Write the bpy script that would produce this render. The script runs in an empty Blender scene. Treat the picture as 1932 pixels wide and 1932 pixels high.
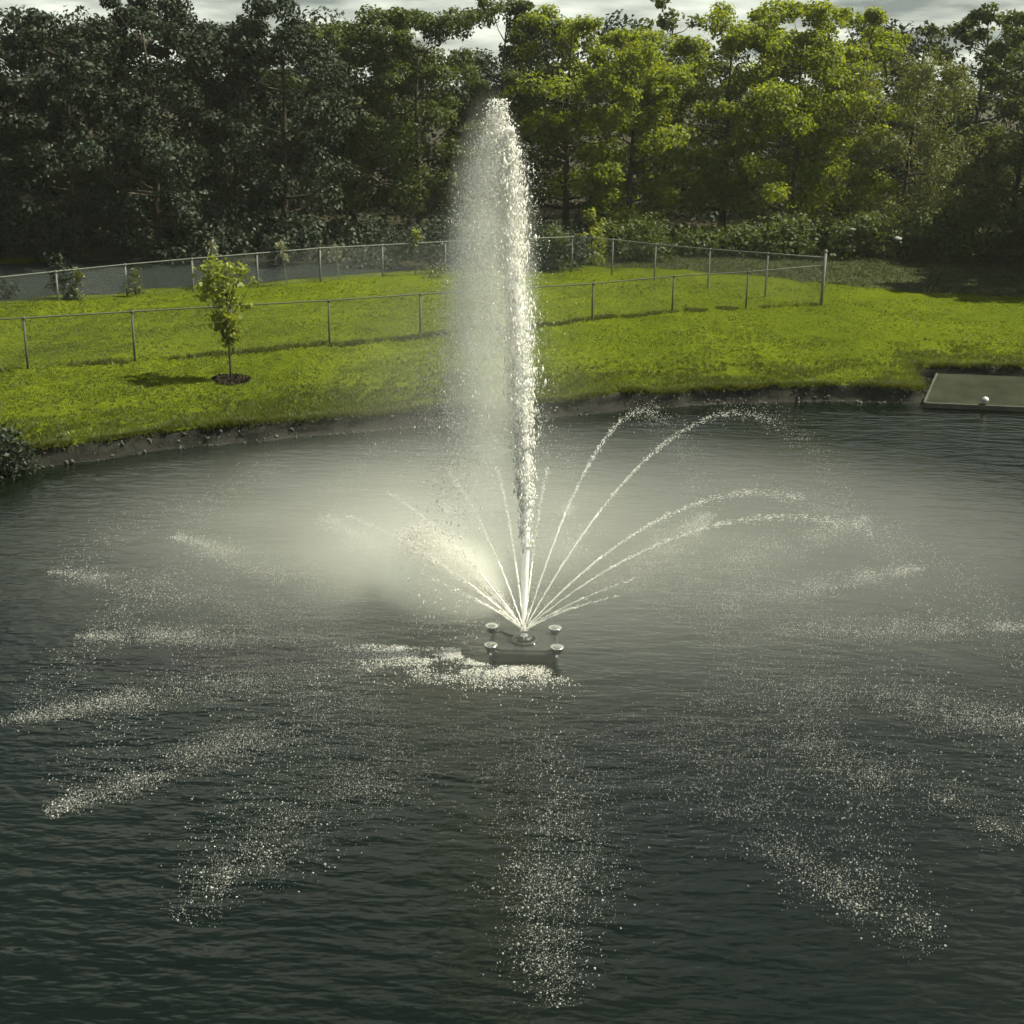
import bpy, math
import numpy as np
from mathutils import Matrix, Vector

S = bpy.context.scene
COL = S.collection
rng = np.random.default_rng(7)

# ------------------------------------------------------------------ camera
CAM_H, TILT, ROLL, FN = 6.5, math.atan(826 / 2568), math.radians(1.15), 2568 / 1932
cam_data = bpy.data.cameras.new('camera')
cam_data.sensor_width = 36.0
cam_data.lens = 36.0 * FN
cam_data.clip_end = 2000
cam = bpy.data.objects.new('camera', cam_data)
COL.objects.link(cam)
CAM_M = Matrix.Translation((0, 0, CAM_H)) @ Matrix.Rotation(math.pi / 2 - TILT, 4, 'X') @ Matrix.Rotation(ROLL, 4, 'Z')
cam.matrix_world = CAM_M
S.camera = cam

# ------------------------------------------------------------------ sky and sun
SUN_EL, SUN_AZ = math.radians(54), math.radians(8)      # azimuth measured from +X (right) towards +Y (away)
to_sun = Vector((math.cos(SUN_EL) * math.cos(SUN_AZ), math.cos(SUN_EL) * math.sin(SUN_AZ), math.sin(SUN_EL)))
world = bpy.data.worlds.new('World')
S.world = world
world.use_nodes = True
wn, wl = world.node_tree.nodes, world.node_tree.links
wn.clear()
w_out = wn.new('ShaderNodeOutputWorld')
sky = wn.new('ShaderNodeTexSky')
sky.sky_type = 'NISHITA'
sky.sun_disc = False
sky.sun_elevation = SUN_EL
sky.sun_rotation = math.pi / 2 - SUN_AZ
sky.dust_density = 3.0
sky.air_density = 0.7
bg_sky = wn.new('ShaderNodeBackground')
bg_sky.inputs['Strength'].default_value = 0.05
wl.new(sky.outputs[0], bg_sky.inputs['Color'])
w_tc = wn.new('ShaderNodeTexCoord')
w_sep = wn.new('ShaderNodeSeparateXYZ')
wl.new(w_tc.outputs['Generated'], w_sep.inputs[0])
w_add = wn.new('ShaderNodeMath'); w_add.operation = 'ADD'; w_add.inputs[1].default_value = 0.16
w_abs = wn.new('ShaderNodeMath'); w_abs.operation = 'ABSOLUTE'
wl.new(w_sep.outputs['Z'], w_abs.inputs[0]); wl.new(w_abs.outputs[0], w_add.inputs[0])
w_div = wn.new('ShaderNodeVectorMath'); w_div.operation = 'DIVIDE'
w_cmb = wn.new('ShaderNodeCombineXYZ')
for k in range(3):
    wl.new(w_add.outputs[0], w_cmb.inputs[k])
wl.new(w_tc.outputs['Generated'], w_div.inputs[0]); wl.new(w_cmb.outputs[0], w_div.inputs[1])
w_n1 = wn.new('ShaderNodeTexNoise')
w_n1.inputs['Scale'].default_value = 1.1; w_n1.inputs['Detail'].default_value = 7; w_n1.inputs['Roughness'].default_value = 0.55
wl.new(w_div.outputs[0], w_n1.inputs['Vector'])
w_mask = wn.new('ShaderNodeValToRGB')
w_mask.color_ramp.elements[0].position = 0.56; w_mask.color_ramp.elements[0].color = (0.20, 0.20, 0.20, 1)
w_mask.color_ramp.elements[1].position = 0.72; w_mask.color_ramp.elements[1].color = (1, 1, 1, 1)
# cloud banks overlap more and more towards the horizon
w_inv = wn.new('ShaderNodeMath'); w_inv.operation = 'SUBTRACT'; w_inv.inputs[0].default_value = 1.0; wl.new(w_abs.outputs[0], w_inv.inputs[1])
w_pow = wn.new('ShaderNodeMath'); w_pow.operation = 'POWER'; w_pow.inputs[1].default_value = 3.0; wl.new(w_inv.outputs[0], w_pow.inputs[0])
w_cov = wn.new('ShaderNodeMath'); w_cov.operation = 'MULTIPLY_ADD'; w_cov.inputs[1].default_value = 0.42
wl.new(w_pow.outputs[0], w_cov.inputs[0]); wl.new(w_n1.outputs['Fac'], w_cov.inputs[2])
wl.new(w_cov.outputs[0], w_mask.inputs[0])
w_n2 = wn.new('ShaderNodeTexNoise')
w_n2.inputs['Scale'].default_value = 2.3; w_n2.inputs['Detail'].default_value = 6; w_n2.inputs['Roughness'].default_value = 0.5
wl.new(w_div.outputs[0], w_n2.inputs['Vector'])
w_cc = wn.new('ShaderNodeValToRGB')
w_cc.color_ramp.elements[0].position = 0.36; w_cc.color_ramp.elements[0].color = (0.16, 0.185, 0.175, 1)
w_cc.color_ramp.elements[1].position = 0.68; w_cc.color_ramp.elements[1].color = (0.66, 0.70, 0.60, 1)
wl.new(w_n2.outputs['Fac'], w_cc.inputs[0])
bg_cl = wn.new('ShaderNodeBackground')
bg_cl.inputs['Strength'].default_value = 0.74
wl.new(w_cc.outputs[0], bg_cl.inputs['Color'])
w_mix = wn.new('ShaderNodeMixShader')
wl.new(w_mask.outputs[0], w_mix.inputs[0]); wl.new(bg_sky.outputs[0], w_mix.inputs[1]); wl.new(bg_cl.outputs[0], w_mix.inputs[2])
wl.new(w_mix.outputs[0], w_out.inputs[0])

sun_data = bpy.data.lights.new('sun', 'SUN')
sun_data.energy = 4.6
sun_data.angle = math.radians(0.6)
sun_data.color = (1.0, 0.96, 0.74)
sun = bpy.data.objects.new('sun', sun_data)
COL.objects.link(sun)
sun.rotation_euler = to_sun.to_track_quat('Z', 'Y').to_euler()

S.view_settings.view_transform = 'Standard'
S.view_settings.look = 'None'
S.view_settings.exposure = 1.1
S.view_settings.gamma = 1.0
S.render.engine = 'CYCLES'
S.cycles.use_denoising = True
S.cycles.max_bounces = 8
S.cycles.transparent_max_bounces = 8
S.cycles.volume_bounces = 2
S.cycles.use_adaptive_sampling = True
S.cycles.adaptive_threshold = 0.025
S.cycles.diffuse_bounces = 6
S.cycles.volume_step_rate = 1.5
S.cycles.volume_max_steps = 96
S.cycles.sample_clamp_indirect = 4.0


# ------------------------------------------------------------------ helpers
def tag(o, label=None, cat=None, group=None, kind=None):
    if label: o['label'] = label
    if cat: o['category'] = cat
    if group: o['group'] = group
    if kind: o['kind'] = kind
    return o


def mesh_np(name, verts, faces, mat=None, parent=None, smooth=False):
    """faces: (n,k) int array with one k, or a list of such arrays."""
    me = bpy.data.meshes.new(name)
    verts = np.ascontiguousarray(verts, dtype=np.float32)
    fl = faces if isinstance(faces, list) else [faces]
    fl = [np.asarray(f, dtype=np.int32) for f in fl if len(f)]
    tot = np.concatenate([np.full(len(f), f.shape[1], np.int32) for f in fl])
    idx = np.concatenate([f.ravel() for f in fl])
    start = np.concatenate([[0], np.cumsum(tot)[:-1]]).astype(np.int32)
    me.vertices.add(len(verts)); me.vertices.foreach_set('co', verts.ravel())
    me.loops.add(len(idx)); me.loops.foreach_set('vertex_index', idx)
    me.polygons.add(len(tot)); me.polygons.foreach_set('loop_start', start); me.polygons.foreach_set('loop_total', tot)
    if smooth:
        me.polygons.foreach_set('use_smooth', np.ones(len(tot), bool))
    me.update(calc_edges=True)
    me.validate()
    o = bpy.data.objects.new(name, me)
    COL.objects.link(o)
    if mat: me.materials.append(mat)
    if parent is not None: o.parent = parent
    return o


def empty(name, loc=(0, 0, 0), rz=0):
    o = bpy.data.objects.new(name, None)
    COL.objects.link(o)
    o.location = loc; o.rotation_euler = (0, 0, rz)
    o.empty_display_size = 0.2
    return o


class MB:
    """collects simple shapes into one mesh"""
    def __init__(self): self.v, self.f = [], []

    def add(self, v, f):
        n = len(self.v); self.v += [tuple(p) for p in v]; self.f += [tuple(i + n for i in q) for q in f]; return self

    def tube(self, pts, rad, n=8, caps=True):
        pts = [Vector(p) for p in pts]
        rad = rad if isinstance(rad, (list, tuple, np.ndarray)) else [rad] * len(pts)
        v, f = [], []
        ref = None
        for i, p in enumerate(pts):
            d = (pts[min(i + 1, len(pts) - 1)] - pts[max(i - 1, 0)])
            d = d.normalized() if d.length > 1e-9 else Vector((0, 0, 1))
            if ref is None:
                ref = Vector((1, 0, 0)) if abs(d.x) < .8 else Vector((0, 1, 0))
            a = (ref - d * ref.dot(d)).normalized(); b = d.cross(a); ref = a
            for k in range(n):
                t = 2 * math.pi * k / n
                v.append(p + (a * math.cos(t) + b * math.sin(t)) * rad[i])
        for i in range(len(pts) - 1):
            for k in range(n):
                f.append((i * n + k, i * n + (k + 1) % n, (i + 1) * n + (k + 1) % n, (i + 1) * n + k))
        if caps:
            f.append(tuple(range(n - 1, -1, -1))); f.append(tuple((len(pts) - 1) * n + k for k in range(n)))
        return self.add(v, f)

    def lathe(self, prof, n=24, c=(0, 0, 0)):
        v, f = [], []
        for r, z in prof:
            for k in range(n):
                t = 2 * math.pi * k / n
                v.append((c[0] + r * math.cos(t), c[1] + r * math.sin(t), c[2] + z))
        m = len(prof)
        for i in range(m - 1):
            for k in range(n):
                f.append((i * n + k, i * n + (k + 1) % n, (i + 1) * n + (k + 1) % n, (i + 1) * n + k))
        if prof[0][0] > 1e-6: f.append(tuple(range(n - 1, -1, -1)))
        if prof[-1][0] > 1e-6: f.append(tuple((m - 1) * n + k for k in range(n)))
        return self.add(v, f)

    def prism(self, poly, z0, z1, bev=0.0):
        """extruded outline, bevelled top rim"""
        n = len(poly); c = Vector((sum(p[0] for p in poly) / n, sum(p[1] for p in poly) / n))
        rings = [(poly, z0), (poly, z1 - bev)]
        if bev:
            inn = []
            for p in poly:
                d = Vector(p[:2]) - c; l = d.length
                q = c + d * ((l - bev) / l); inn.append((q.x, q.y))
            rings.append((inn, z1))
        v = [(p[0], p[1], z) for ring, z in rings for p in ring]
        f = []
        for i in range(len(rings) - 1):
            for k in range(n):
                f.append((i * n + k, i * n + (k + 1) % n, (i + 1) * n + (k + 1) % n, (i + 1) * n + k))
        f.append(tuple(range(n - 1, -1, -1))); f.append(tuple((len(rings) - 1) * n + k for k in range(n)))
        return self.add(v, f)

    def build(self, name, mat, parent=None, smooth=False):
        me = bpy.data.meshes.new(name)
        me.from_pydata(self.v, [], self.f)
        if smooth:
            me.polygons.foreach_set('use_smooth', np.ones(len(me.polygons), bool))
        me.update()
        o = bpy.data.objects.new(name, me); COL.objects.link(o)
        me.materials.append(mat)
        if parent is not None: o.parent = parent
        return o


def vnoise(x, y, seed=0):
    """smooth value noise, -1..1"""
    g = np.random.default_rng(seed).random((64, 64)) * 2 - 1
    xi, yi = np.floor(x).astype(int), np.floor(y).astype(int)
    fx, fy = x - xi, y - yi
    fx = fx * fx * (3 - 2 * fx); fy = fy * fy * (3 - 2 * fy)
    a, b = g[xi % 64, yi % 64], g[(xi + 1) % 64, yi % 64]
    c, d = g[xi % 64, (yi + 1) % 64], g[(xi + 1) % 64, (yi + 1) % 64]
    return (a * (1 - fx) + b * fx) * (1 - fy) + (c * (1 - fx) + d * fx) * fy


def fbm(x, y, seed=0, octs=4):
    s, a, t = 0, 1.0, 0
    for k in range(octs):
        s = s + a * vnoise(x * 2 ** k + 11 * k, y * 2 ** k + 5 * k, seed + k); t += a; a *= .5
    return s / t


# ------------------------------------------------------------------ materials
def new_mat(name):
    m = bpy.data.materials.new(name); m.use_nodes = True
    nt = m.node_tree; nt.nodes.clear()
    out = nt.nodes.new('ShaderNodeOutputMaterial')
    return m, nt.nodes, nt.links, out


def noise_node(n, l, scale, detail=4, rough=.5, vec=None, dist=0):
    t = n.new('ShaderNodeTexNoise')
    t.inputs['Scale'].default_value = scale; t.inputs['Detail'].default_value = detail
    t.inputs['Roughness'].default_value = rough; t.inputs['Distortion'].default_value = dist
    if vec is not None: l.new(vec, t.inputs['Vector'])
    return t


def ramp(n, l, fac, stops):
    r = n.new('ShaderNodeValToRGB')
    e = r.color_ramp.elements
    while len(e) < len(stops): e.new(.5)
    for i, (p, c) in enumerate(stops):
        e[i].position = p; e[i].color = (*c, 1) if len(c) == 3 else c
    l.new(fac, r.inputs[0])
    return r


def simple_mat(name, c0, c1, scale=6, rough=.6, metal=0.0, bump=.0, bscale=40, spec=.5):
    m, n, l, out = new_mat(name)
    p = n.new('ShaderNodeBsdfPrincipled')
    tc = n.new('ShaderNodeTexCoord')
    t = noise_node(n, l, scale, 5, .6, tc.outputs['Object'])
    r = ramp(n, l, t.outputs['Fac'], [(.3, c0), (.7, c1)])
    l.new(r.outputs[0], p.inputs['Base Color'])
    p.inputs['Roughness'].default_value = rough; p.inputs['Metallic'].default_value = metal
    p.inputs['Specular IOR Level'].default_value = spec
    if bump:
        t2 = noise_node(n, l, bscale, 5, .6, tc.outputs['Object'])
        b = n.new('ShaderNodeBump'); b.inputs['Strength'].default_value = bump; b.inputs['Distance'].default_value = .02
        l.new(t2.outputs['Fac'], b.inputs['Height']); l.new(b.outputs[0], p.inputs['Normal'])
    l.new(p.outputs[0], out.inputs[0])
    return m


def leaf_mat(name, c0, c1, trans, transmix=.45, gloss=.06):
    """matt leaf with a translucent side and a faint sheen; each leaf its own tone"""
    m, n, l, out = new_mat(name)
    g = n.new('ShaderNodeNewGeometry')
    r = ramp(n, l, g.outputs['Random Per Island'], [(0, c0), (1, c1)])
    tr = ramp(n, l, g.outputs['Random Per Island'], [(0, tuple(c * .7 for c in trans)), (1, trans)])
    d = n.new('ShaderNodeBsdfDiffuse'); l.new(r.outputs[0], d.inputs[0])
    t = n.new('ShaderNodeBsdfTranslucent'); l.new(tr.outputs[0], t.inputs[0])
    mx = n.new('ShaderNodeMixShader'); mx.inputs[0].default_value = transmix
    l.new(d.outputs[0], mx.inputs[1]); l.new(t.outputs[0], mx.inputs[2])
    gl = n.new('ShaderNodeBsdfGlossy'); gl.inputs['Roughness'].default_value = .6; gl.inputs[0].default_value = (.7, .75, .7, 1)
    m2 = n.new('ShaderNodeMixShader'); m2.inputs[0].default_value = gloss
    l.new(mx.outputs[0], m2.inputs[1]); l.new(gl.outputs[0], m2.inputs[2])
    l.new(m2.outputs[0], out.inputs[0])
    return m


def grass_mat(name, c0, c1, trans, transmix=.45, gloss=.03):
    """leaf_mat whose tone also drifts over the lawn: lush, dry and trodden patches"""
    m = leaf_mat(name, c0, c1, trans, transmix, gloss)
    n, l = m.node_tree.nodes, m.node_tree.links
    tc = n.new('ShaderNodeTexCoord')
    mp = n.new('ShaderNodeMapping'); mp.inputs['Scale'].default_value = (.5, 1.0, 1); l.new(tc.outputs['Object'], mp.inputs[0])
    nz = noise_node(n, l, .9, 6, .65, mp.outputs[0])
    pr = ramp(n, l, nz.outputs['Fac'], [(.30, (.62, .66, .8)), (.46, (.95, .98, .9)), (.58, (1.05, 1.0, .9)), (.72, (1.25, 1.05, 1.3))])
    for node in [k for k in n if k.type in ('BSDF_DIFFUSE', 'BSDF_TRANSLUCENT')]:
        src = node.inputs[0].links[0].from_socket
        mm = n.new('ShaderNodeMix'); mm.data_type = 'RGBA'; mm.blend_type = 'MULTIPLY'; mm.inputs['Factor'].default_value = 1
        l.new(src, mm.inputs['A']); l.new(pr.outputs[0], mm.inputs['B']); l.new(mm.outputs['Result'], node.inputs[0])
    return m


M = {}
M['leaf_dark_shaded'] = leaf_mat('leaf_dark_shaded', (.009, .017, .010), (.025, .037, .021), (.025, .038, .010), .25, .03)  # dark leaves, with the shade of the left trees put into the colour
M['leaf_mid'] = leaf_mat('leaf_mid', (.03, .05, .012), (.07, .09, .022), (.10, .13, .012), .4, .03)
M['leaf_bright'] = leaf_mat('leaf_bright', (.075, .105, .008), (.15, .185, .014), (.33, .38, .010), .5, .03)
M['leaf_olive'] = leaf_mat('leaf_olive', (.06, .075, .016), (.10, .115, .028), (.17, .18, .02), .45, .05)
M['leaf_pale'] = leaf_mat('leaf_pale', (.14, .15, .08), (.24, .25, .14), (.2, .2, .08), .4, .08)
M['leaf_yellow'] = leaf_mat('leaf_yellow', (.11, .14, .008), (.19, .215, .012), (.32, .36, .01), .5, .04)
M['grass'] = grass_mat('grass_blade', (.045, .07, .005), (.10, .128, .010), (.17, .205, .005), .45, .03)
M['grass_dark'] = leaf_mat('grass_rough', (.03, .045, .006), (.08, .09, .012), (.12, .13, .008), .4, .03)
M['grass_shade_toned'] = leaf_mat('grass_shade_toned', (.024, .032, .010), (.05, .058, .02), (.05, .06, .012), .3, .02)  # blades of the rough strip, tree shade included in their colour
M['bark'] = simple_mat('bark', (.03, .026, .02), (.075, .065, .05), 9, .9, 0, .8, 30, .2)
M['stem_pale'] = simple_mat('pale_stem', (.12, .12, .10), (.2, .2, .16), 9, .8)
M['steel'] = simple_mat('galvanised_steel', (.10, .11, .10), (.155, .165, .15), 14, .8, .0)
M['steel_backlit'] = simple_mat('backlit_steel', (.04, .044, .034), (.07, .074, .06), 14, .85, .0)  # same steel, darkened in colour for the backlit near fence
M['wire'] = simple_mat('galvanised_wire', (.14, .16, .155), (.22, .24, .23), 5, .7, 0)
M['deck_wood'] = simple_mat('weathered_deck', (.016, .019, .012), (.034, .038, .025), 1.6, .95, 0, .3, 60, .03)
M['deck_edge'] = simple_mat('dock_edge', (.05, .055, .042), (.085, .09, .072), 5, .9, 0, 0, 40, .1)
M['black_plastic'] = simple_mat('black_plastic', (.010, .012, .010), (.022, .025, .021), 6, .45, 0, .2, 20)
M['dark_rubber'] = simple_mat('dark_rubber', (.012, .013, .012), (.02, .022, .02), 6, .6)
M['chrome'] = simple_mat('brushed_steel', (.7, .7, .66), (.85, .85, .8), 6, .22, 1.0)
M['white_paint'] = simple_mat('white_shell', (.42, .42, .39), (.5, .5, .47), 6, .3)
M['mulch'] = simple_mat('mulch', (.018, .014, .010), (.06, .05, .035), 30, .95, 0, 1, 60, .1)
M['soil'] = simple_mat('bank_soil', (.007, .008, .006), (.022, .022, .017), 5, .85, 0, 1, 14, .2)  # shade on the bank face is put into this near-black soil colour
M['stone'] = simple_mat('stone', (.018, .02, .017), (.075, .076, .066), 4, .8, 0, .6, 20)
M['stone_pale'] = simple_mat('pale_stone', (.13, .14, .125), (.2, .2, .18), 4, .9, 0, .6, 20)
M['gravel'] = simple_mat('shaded_yard_gravel', (.011, .015, .014), (.019, .024, .023), 2.5, .95, 0, .6, 60, .02)  # gravel with the trees' shade put into its dark bluish colour
M['rough'] = simple_mat('shade_toned_grass', (.026, .034, .011), (.05, .056, .02), 1.2, .95, 0, 1, 25, .1)  # rough grass whose dark colour stands in for tree shade
M['litter'] = simple_mat('leaf_litter', (.018, .016, .009), (.035, .03, .016), 3, .95, 0, 1, 25, .1)
M['rail_wood'] = simple_mat('grey_rail_wood', (.10, .11, .10), (.16, .17, .16), 5, .85)

# wet white water: broken water scatters like snow, with a wet sheen
m, n, l, out = new_mat('white_water')
d = n.new('ShaderNodeBsdfDiffuse'); d.inputs[0].default_value = (.94, .94, .91, 1)
t = n.new('ShaderNodeBsdfTranslucent'); t.inputs[0].default_value = (.94, .94, .91, 1)
mx = n.new('ShaderNodeMixShader'); mx.inputs[0].default_value = .62
l.new(d.outputs[0], mx.inputs[1]); l.new(t.outputs[0], mx.inputs[2])
gl = n.new('ShaderNodeBsdfGlossy'); gl.inputs['Roughness'].default_value = .25
m2 = n.new('ShaderNodeMixShader'); m2.inputs[0].default_value = .12
l.new(mx.outputs[0], m2.inputs[1]); l.new(gl.outputs[0], m2.inputs[2])
l.new(m2.outputs[0], out.inputs[0])
M['white_water'] = m

# body of the rising jet: foaming water that light soaks through
m, n, l, out = new_mat('foaming_jet')
p = n.new('ShaderNodeBsdfPrincipled')
p.inputs['Base Color'].default_value = (.95, .95, .92, 1); p.inputs['Roughness'].default_value = .3
p.inputs['Subsurface Weight'].default_value = 1.0; p.inputs['Subsurface Radius'].default_value = (1, 1, .95); p.inputs['Subsurface Scale'].default_value = .22
l.new(p.outputs[0], out.inputs[0])
M['foaming_jet'] = m

# single drops: glassy water that passes and mirrors part of the light
m, n, l, out = new_mat('clear_drop')
d = n.new('ShaderNodeBsdfDiffuse'); d.inputs[0].default_value = (.55, .57, .53, 1)
t = n.new('ShaderNodeBsdfTranslucent'); t.inputs[0].default_value = (.6, .62, .58, 1)
mx = n.new('ShaderNodeMixShader'); mx.inputs[0].default_value = .6
l.new(d.outputs[0], mx.inputs[1]); l.new(t.outputs[0], mx.inputs[2])
gl = n.new('ShaderNodeBsdfGlossy'); gl.inputs['Roughness'].default_value = .15
m2 = n.new('ShaderNodeMixShader'); m2.inputs[0].default_value = .15
l.new(mx.outputs[0], m2.inputs[1]); l.new(gl.outputs[0], m2.inputs[2])
l.new(m2.outputs[0], out.inputs[0])
M['clear_drop'] = m

# lens glass of the float's lamps
m, n, l, out = new_mat('lamp_glass')
p = n.new('ShaderNodeBsdfPrincipled')
p.inputs['Base Color'].default_value = (.12, .13, .11, 1); p.inputs['Roughness'].default_value = .12
p.inputs['Coat Weight'].default_value = .6
l.new(p.outputs[0], out.inputs[0]); M['lamp_glass'] = m

# pond water
m, n, l, out = new_mat('pond_water')
p = n.new('ShaderNodeBsdfPrincipled')
p.inputs['IOR'].default_value = 1.333; p.inputs['Roughness'].default_value = .11
tc = n.new('ShaderNodeTexCoord')
nz = noise_node(n, l, .35, 3, .5, tc.outputs['Object'])
r = ramp(n, l, nz.outputs['Fac'], [(.35, (.0014, .0036, .0020)), (.7, (.0026, .0050, .0023))])
l.new(r.outputs[0], p.inputs['Base Color'])
def wave(scale, ang, stretch, detail):
    mp = n.new('ShaderNodeMapping'); mp.inputs['Rotation'].default_value = (0, 0, ang); mp.inputs['Scale'].default_value = (scale * stretch, scale, 1)
    l.new(tc.outputs['Object'], mp.inputs[0])
    return noise_node(n, l, 1, detail, .5, mp.outputs[0], .25)
w1, w2, w3 = wave(2.6, .45, .45, 3), wave(6.5, .30, .40, 2), wave(15, -.2, .6, 1)
def madd(a, b, k):
    mm = n.new('ShaderNodeMath'); mm.operation = 'MULTIPLY_ADD'; mm.inputs[1].default_value = k
    l.new(b, mm.inputs[0]); l.new(a, mm.inputs[2]); return mm.outputs[0]
h = madd(madd(w1.outputs['Fac'], w2.outputs['Fac'], .55), w3.outputs['Fac'], .18)
b = n.new('ShaderNodeBump'); b.inputs['Strength'].default_value = 1.0; b.inputs['Distance'].default_value = .037
l.new(h, b.inputs['Height']); l.new(b.outputs[0], p.inputs['Normal'])
l.new(p.outputs[0], out.inputs[0]); M['water'] = m

# lawn sheet under the blades
m, n, l, out = new_mat('lawn_turf')
tc = n.new('ShaderNodeTexCoord')
n1 = noise_node(n, l, .45, 5, .6, tc.outputs['Object']); n2 = noise_node(n, l, 9, 5, .65, tc.outputs['Object'])
r1 = ramp(n, l, n1.outputs['Fac'], [(.3, (.06, .083, .007)), (.7, (.11, .138, .008))])
r2 = ramp(n, l, n2.outputs['Fac'], [(.3, (.45, .45, .45)), (.62, (1, 1, 1))])
mm = n.new('ShaderNodeMix'); mm.data_type = 'RGBA'; mm.blend_type = 'MULTIPLY'; mm.inputs['Factor'].default_value = 1
l.new(r1.outputs[0], mm.inputs['A']); l.new(r2.outputs[0], mm.inputs['B'])
d = n.new('ShaderNodeBsdfDiffuse'); l.new(mm.outputs['Result'], d.inputs[0])
b = n.new('ShaderNodeBump'); b.inputs['Strength'].default_value = .8; b.inputs['Distance'].default_value = .05
l.new(n2.outputs['Fac'], b.inputs['Height']); l.new(b.outputs[0], d.inputs['Normal'])
l.new(d.outputs[0], out.inputs[0]); M['lawn'] = m

# ------------------------------------------------------------------ terrain
SH_X = np.array([-120, -60, -20, -12, -8.55, -7.67, -6.31, -4.56, -3.18, -1.13, .85, 2.5, 4.22, 6.54, 8.45, 8.75, 9.1, 10.72, 16, 30, 120])
SH_Y = np.array([-30, -10, 13, 19.2, 21.76, 22.31, 23.37, 24.17, 24.82, 25.73, 26.45, 27.27, 27.89, 28.34, 28.22, 28.4, 30.6, 30.8, 30.6, 25, 0])


def shore(x):
    x = np.asarray(x, float)
    return np.interp(x, SH_X, SH_Y) + .07 * vnoise(x * 1.3, x * 0 + .5, 3) + .05 * vnoise(x * 4.1, x * 0 + .5, 4)


def land_z(x, t):
    """height of the land t metres behind the water's edge"""
    x, t = np.asarray(x, float), np.asarray(t, float)
    lip = .31 + .05 * vnoise(x * .9, x * 0 + 2.5, 8) + .035 * vnoise(x * 3.3, x * 0 + 4.5, 9)
    up = np.clip(t / .16, 0, 1); up = up * up * (3 - 2 * up)
    z = lip * up + .036 * np.clip(t - .1, 0, 7) + .03 * fbm(x * .35, t * .35, 21) * np.clip(t, 0, 1)
    return np.where(t < 0, np.maximum(t * .9, -.9), z)


def zat(x, y):
    return float(land_z(x, y - float(shore(x))))


CR = np.array(CAM_M.to_3x3())


def ray(px, py):
    return CR @ np.array([(px - 966) / 1932 / FN, (966 - py) / 1932 / FN, -1.0])


def ground(px, py):
    """the point of the land seen at this place of the survey photo"""
    d = ray(px, py); z = .5
    for _ in range(12):
        k = (z - CAM_H) / d[2]; x, y = d[0] * k, d[1] * k
        z = .5 * z + .5 * zat(x, y)
    return Vector((x, y, zat(x, y)))


def height_at(p, py):
    """height above p of the point that shows at row py"""
    R = CR.T
    lo, hi = 0.0, 14.0
    for _ in range(30):
        mid = (lo + hi) / 2
        q = R @ (np.array([p[0], p[1], p[2] + mid]) - np.array([0, 0, CAM_H]))
        yy = 966 - 1932 * FN * q[1] / -q[2]
        if yy > py: lo = mid
        else: hi = mid
    return (lo + hi) / 2


xs = np.concatenate([np.linspace(-300, -26, 22), np.arange(-25, 25.01, .14), np.linspace(26, 300, 22)])
def sheet(name, ts, mat, dz=0.0, xsel=None):
    X = xs if xsel is None else xsel
    gx, gt = np.meshgrid(X, ts)
    Z = land_z(gx, gt) + dz
    V = np.stack([gx, shore(gx) + gt, Z], -1).reshape(-1, 3)
    w, hgt = len(X), len(ts)
    a = (np.arange(hgt - 1)[:, None] * w + np.arange(w - 1)[None, :]).ravel()
    return mesh_np(name, V, np.stack([a, a + 1, a + 1 + w, a + w], 1), mat, smooth=True)


bank = sheet('bank', np.array([-2.2, -.8, -.3, -.12, -.05, 0, .03, .06, .09, .12, .15, .19]), M['soil'])
bv = np.empty(len(bank.data.vertices) * 3); bank.data.vertices.foreach_get('co', bv); bv = bv.reshape(-1, 3)
wob = .09 * fbm(bv[:, 0] * 3, bv[:, 2] * 14, 31); msk = (bv[:, 2] > -.1)
bv[:, 1] += wob * msk
bank.data.vertices.foreach_set('co', bv.ravel())
tag(bank, kind='structure')
lawn = sheet('lawn', np.concatenate([[.13, .17, .22, .3, .4, .55], np.arange(.7, 24, .16), [25, 27, 30, 35, 45, 60, 90, 150, 260, 420]]), M['lawn'], .012)
tag(lawn, kind='structure')

pond = mesh_np('water', np.array([[-120, -60, 0], [120, -60, 0], [120, 45, 0], [-120, 45, 0]], float), np.array([[0, 1, 2, 3]]), M['water'])
tag(pond, kind='structure')
bed = mesh_np('ground', np.array([[-900, -900, -1], [900, -900, -1], [900, 900, -1], [-900, 900, -1]], float), np.array([[0, 1, 2, 3]]), M['soil'])
tag(bed, kind='structure')

# ------------------------------------------------------------------ fences
near_px = [(-155, 713), (53, 697), (255, 683), (440, 668), (622, 651), (793, 636), (957, 620), (1117, 603), (1268, 589), (1407, 583), (1549, 577)]
near_top = [612, 600, 588, 577, 567, 555, 545, 535, 521, 513, 500]
side_px = [(1078, 514), (1154, 519), (1234, 530), (1335, 545), (1443, 561), (1549, 577)]
side_top = [447, 452, 461, 470, 478, 486]
back_px = [(-180, 590), (-30, 578), (110, 568), (240, 560), (365, 552), (487, 543), (605, 533), (722, 523), (840, 517), (958, 515), (1078, 514)]
back_top = [545, 527, 512, 499, 488, 478, 468, 462, 456, 451, 447]


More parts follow.
